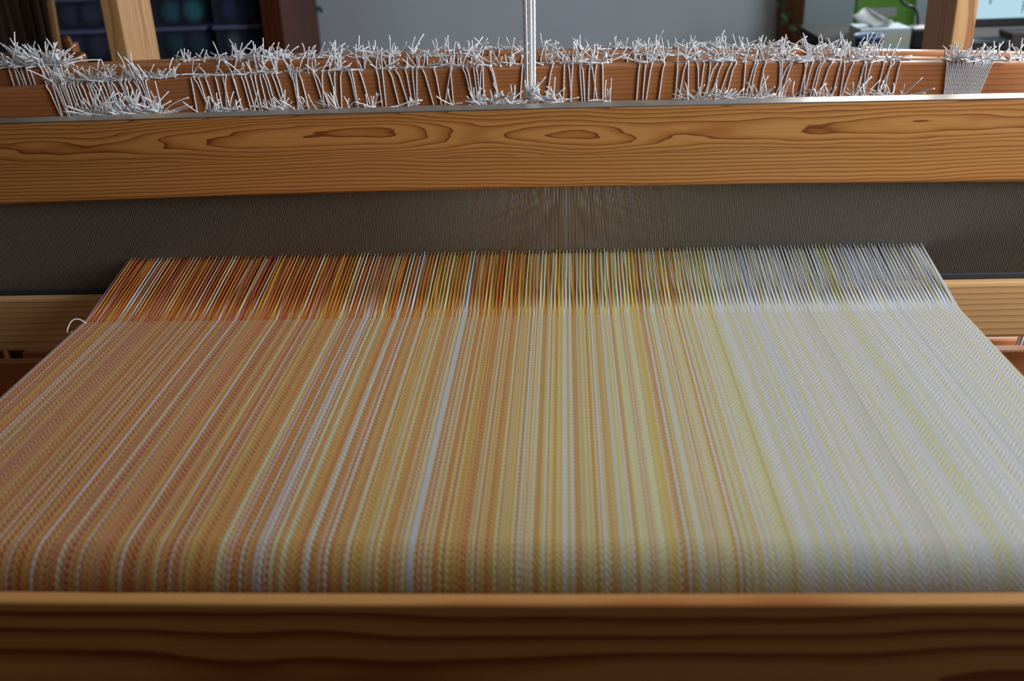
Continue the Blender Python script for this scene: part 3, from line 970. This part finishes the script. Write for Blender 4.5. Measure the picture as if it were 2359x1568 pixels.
for j in range(nv - 1):
    for i in range(nu - 1):
        F.append((j * nu + i, j * nu + i + 1, (j + 1) * nu + i + 1, (j + 1) * nu + i))
ti = mesh_obj('tissue', V, F, plain('white_tissue', (.85, .86, .85), .9), tb, smooth=True)
sol = ti.modifiers.new('thickness', 'SOLIDIFY'); sol.thickness = .0012
bw = thing('bowl', 'navy blue bowl with light blue rim left of the tissue box', 'bowl', (.822, 2.83, .728))
part('vessel', MB().lathe([(.022, 0), (.030, .012), (.036, .034), (.038, .050), (.034, .050), (.026, .016), (.010, .006)], (.822, 2.83, .728), 28), plain('navy_glaze', (.008, .014, .07), .3), bw, smooth=True)
part('rim', MB().lathe([(.0375, .050), (.040, .053), (.0375, .057), (.034, .053), (.0375, .050)], (.822, 2.83, .728), 28), plain('light_blue_glaze', (.12, .28, .55), .3), bw, smooth=True)
sp_ = thing('desk_speaker', 'small black speaker on the desk right of the tissue box', 'speaker', (1.0, 2.95, .728))
part('housing', MB().box(.968, 1.03, 2.92, 2.99, .728, .785, .006, 3), M_black, sp_)
part('grille', MB().box(.974, 1.024, 2.917, 2.92, .734, .779, .001), plain('grille_cloth', (.02, .02, .024), .9, .3, 900), sp_)
cbl = resample(np.concatenate([bez((1.0, 2.99, .74), (1.03, 3.05, .83), (.985, 3.03, .832), 12), bez((.985, 3.03, .832), (.965, 3.01, .835), (.958, 3.04, .855), 8)[1:]]), .005)
mesh_obj('cable', *tube(cbl, .004, 8), M_black, sp_, smooth=True)

mon = thing('computer_monitor', 'dark framed computer monitor with a bright pale blue screen', 'monitor', (1.42, 3.05, .728))
m_scr, nt, b = new_mat('lit_screen')
em = nt.nodes.new('ShaderNodeEmission')
em.inputs[0].default_value = (.50, .74, .86, 1); em.inputs[1].default_value = 0.95
nt.links.new(em.outputs[0], nt.nodes['Material Output'].inputs[0])
part('frame', MB().box(1.150, 1.680, 3.004, 3.04, .770, 1.135, .004), plain('bezel_grey', (.05, .055, .065), .45), mon)
sc_ = part('screen', MB().box(1.166, 1.664, 3.0025, 3.004, .795, 1.12), m_scr, mon)
m_txt = plain('screen_text', (.05, .08, .10), .8)
mb = MB()
for k in range(7): mb.box(1.290, 1.290 + rnd.uniform(.003, .008), 3.0020, 3.0025, .806 + k * .0085, .806 + k * .0085 + .005)
for k in range(2): mb.box(1.196, 1.204, 3.0020, 3.0025, .835 + k * .007, .839 + k * .007)
for k in range(6): mb.box(1.33, 1.33 + rnd.uniform(.1, .25), 3.0020, 3.0025, .86 + k * .03, .864 + k * .03)
mb.build('text_lines', m_txt, sc_)
part('stand_neck', MB().box(1.39, 1.45, 3.04, 3.07, .735, .95, .004), M_black, mon)
part('stand_foot', MB().box(1.30, 1.54, 2.98, 3.16, .728, .738, .003), M_black, mon)
for (x0, x1, y0_, z1_, lab, c_) in ((1.10, 1.22, 2.86, .752, 'dark grey flat box lying on the desk under the monitor', (.06, .06, .07)), (1.225, 1.34, 2.88, .770, 'brownish grey box on the desk below monitor, beside the flat one', (.16, .12, .10))):
    t = thing('desk_box', lab, 'box', ((x0 + x1) / 2, y0_ + .04, .728))
    part('carton', MB().box(x0, x1, y0_, y0_ + .09, .728, z1_ - .008, .003), plain('box_card', c_, .6), t)
    part('lid', MB().box(x0 - .002, x1 + .002, y0_ - .002, y0_ + .092, z1_ - .008, z1_, .002), plain('box_lid', tuple(v * 1.3 for v in c_), .6), t)
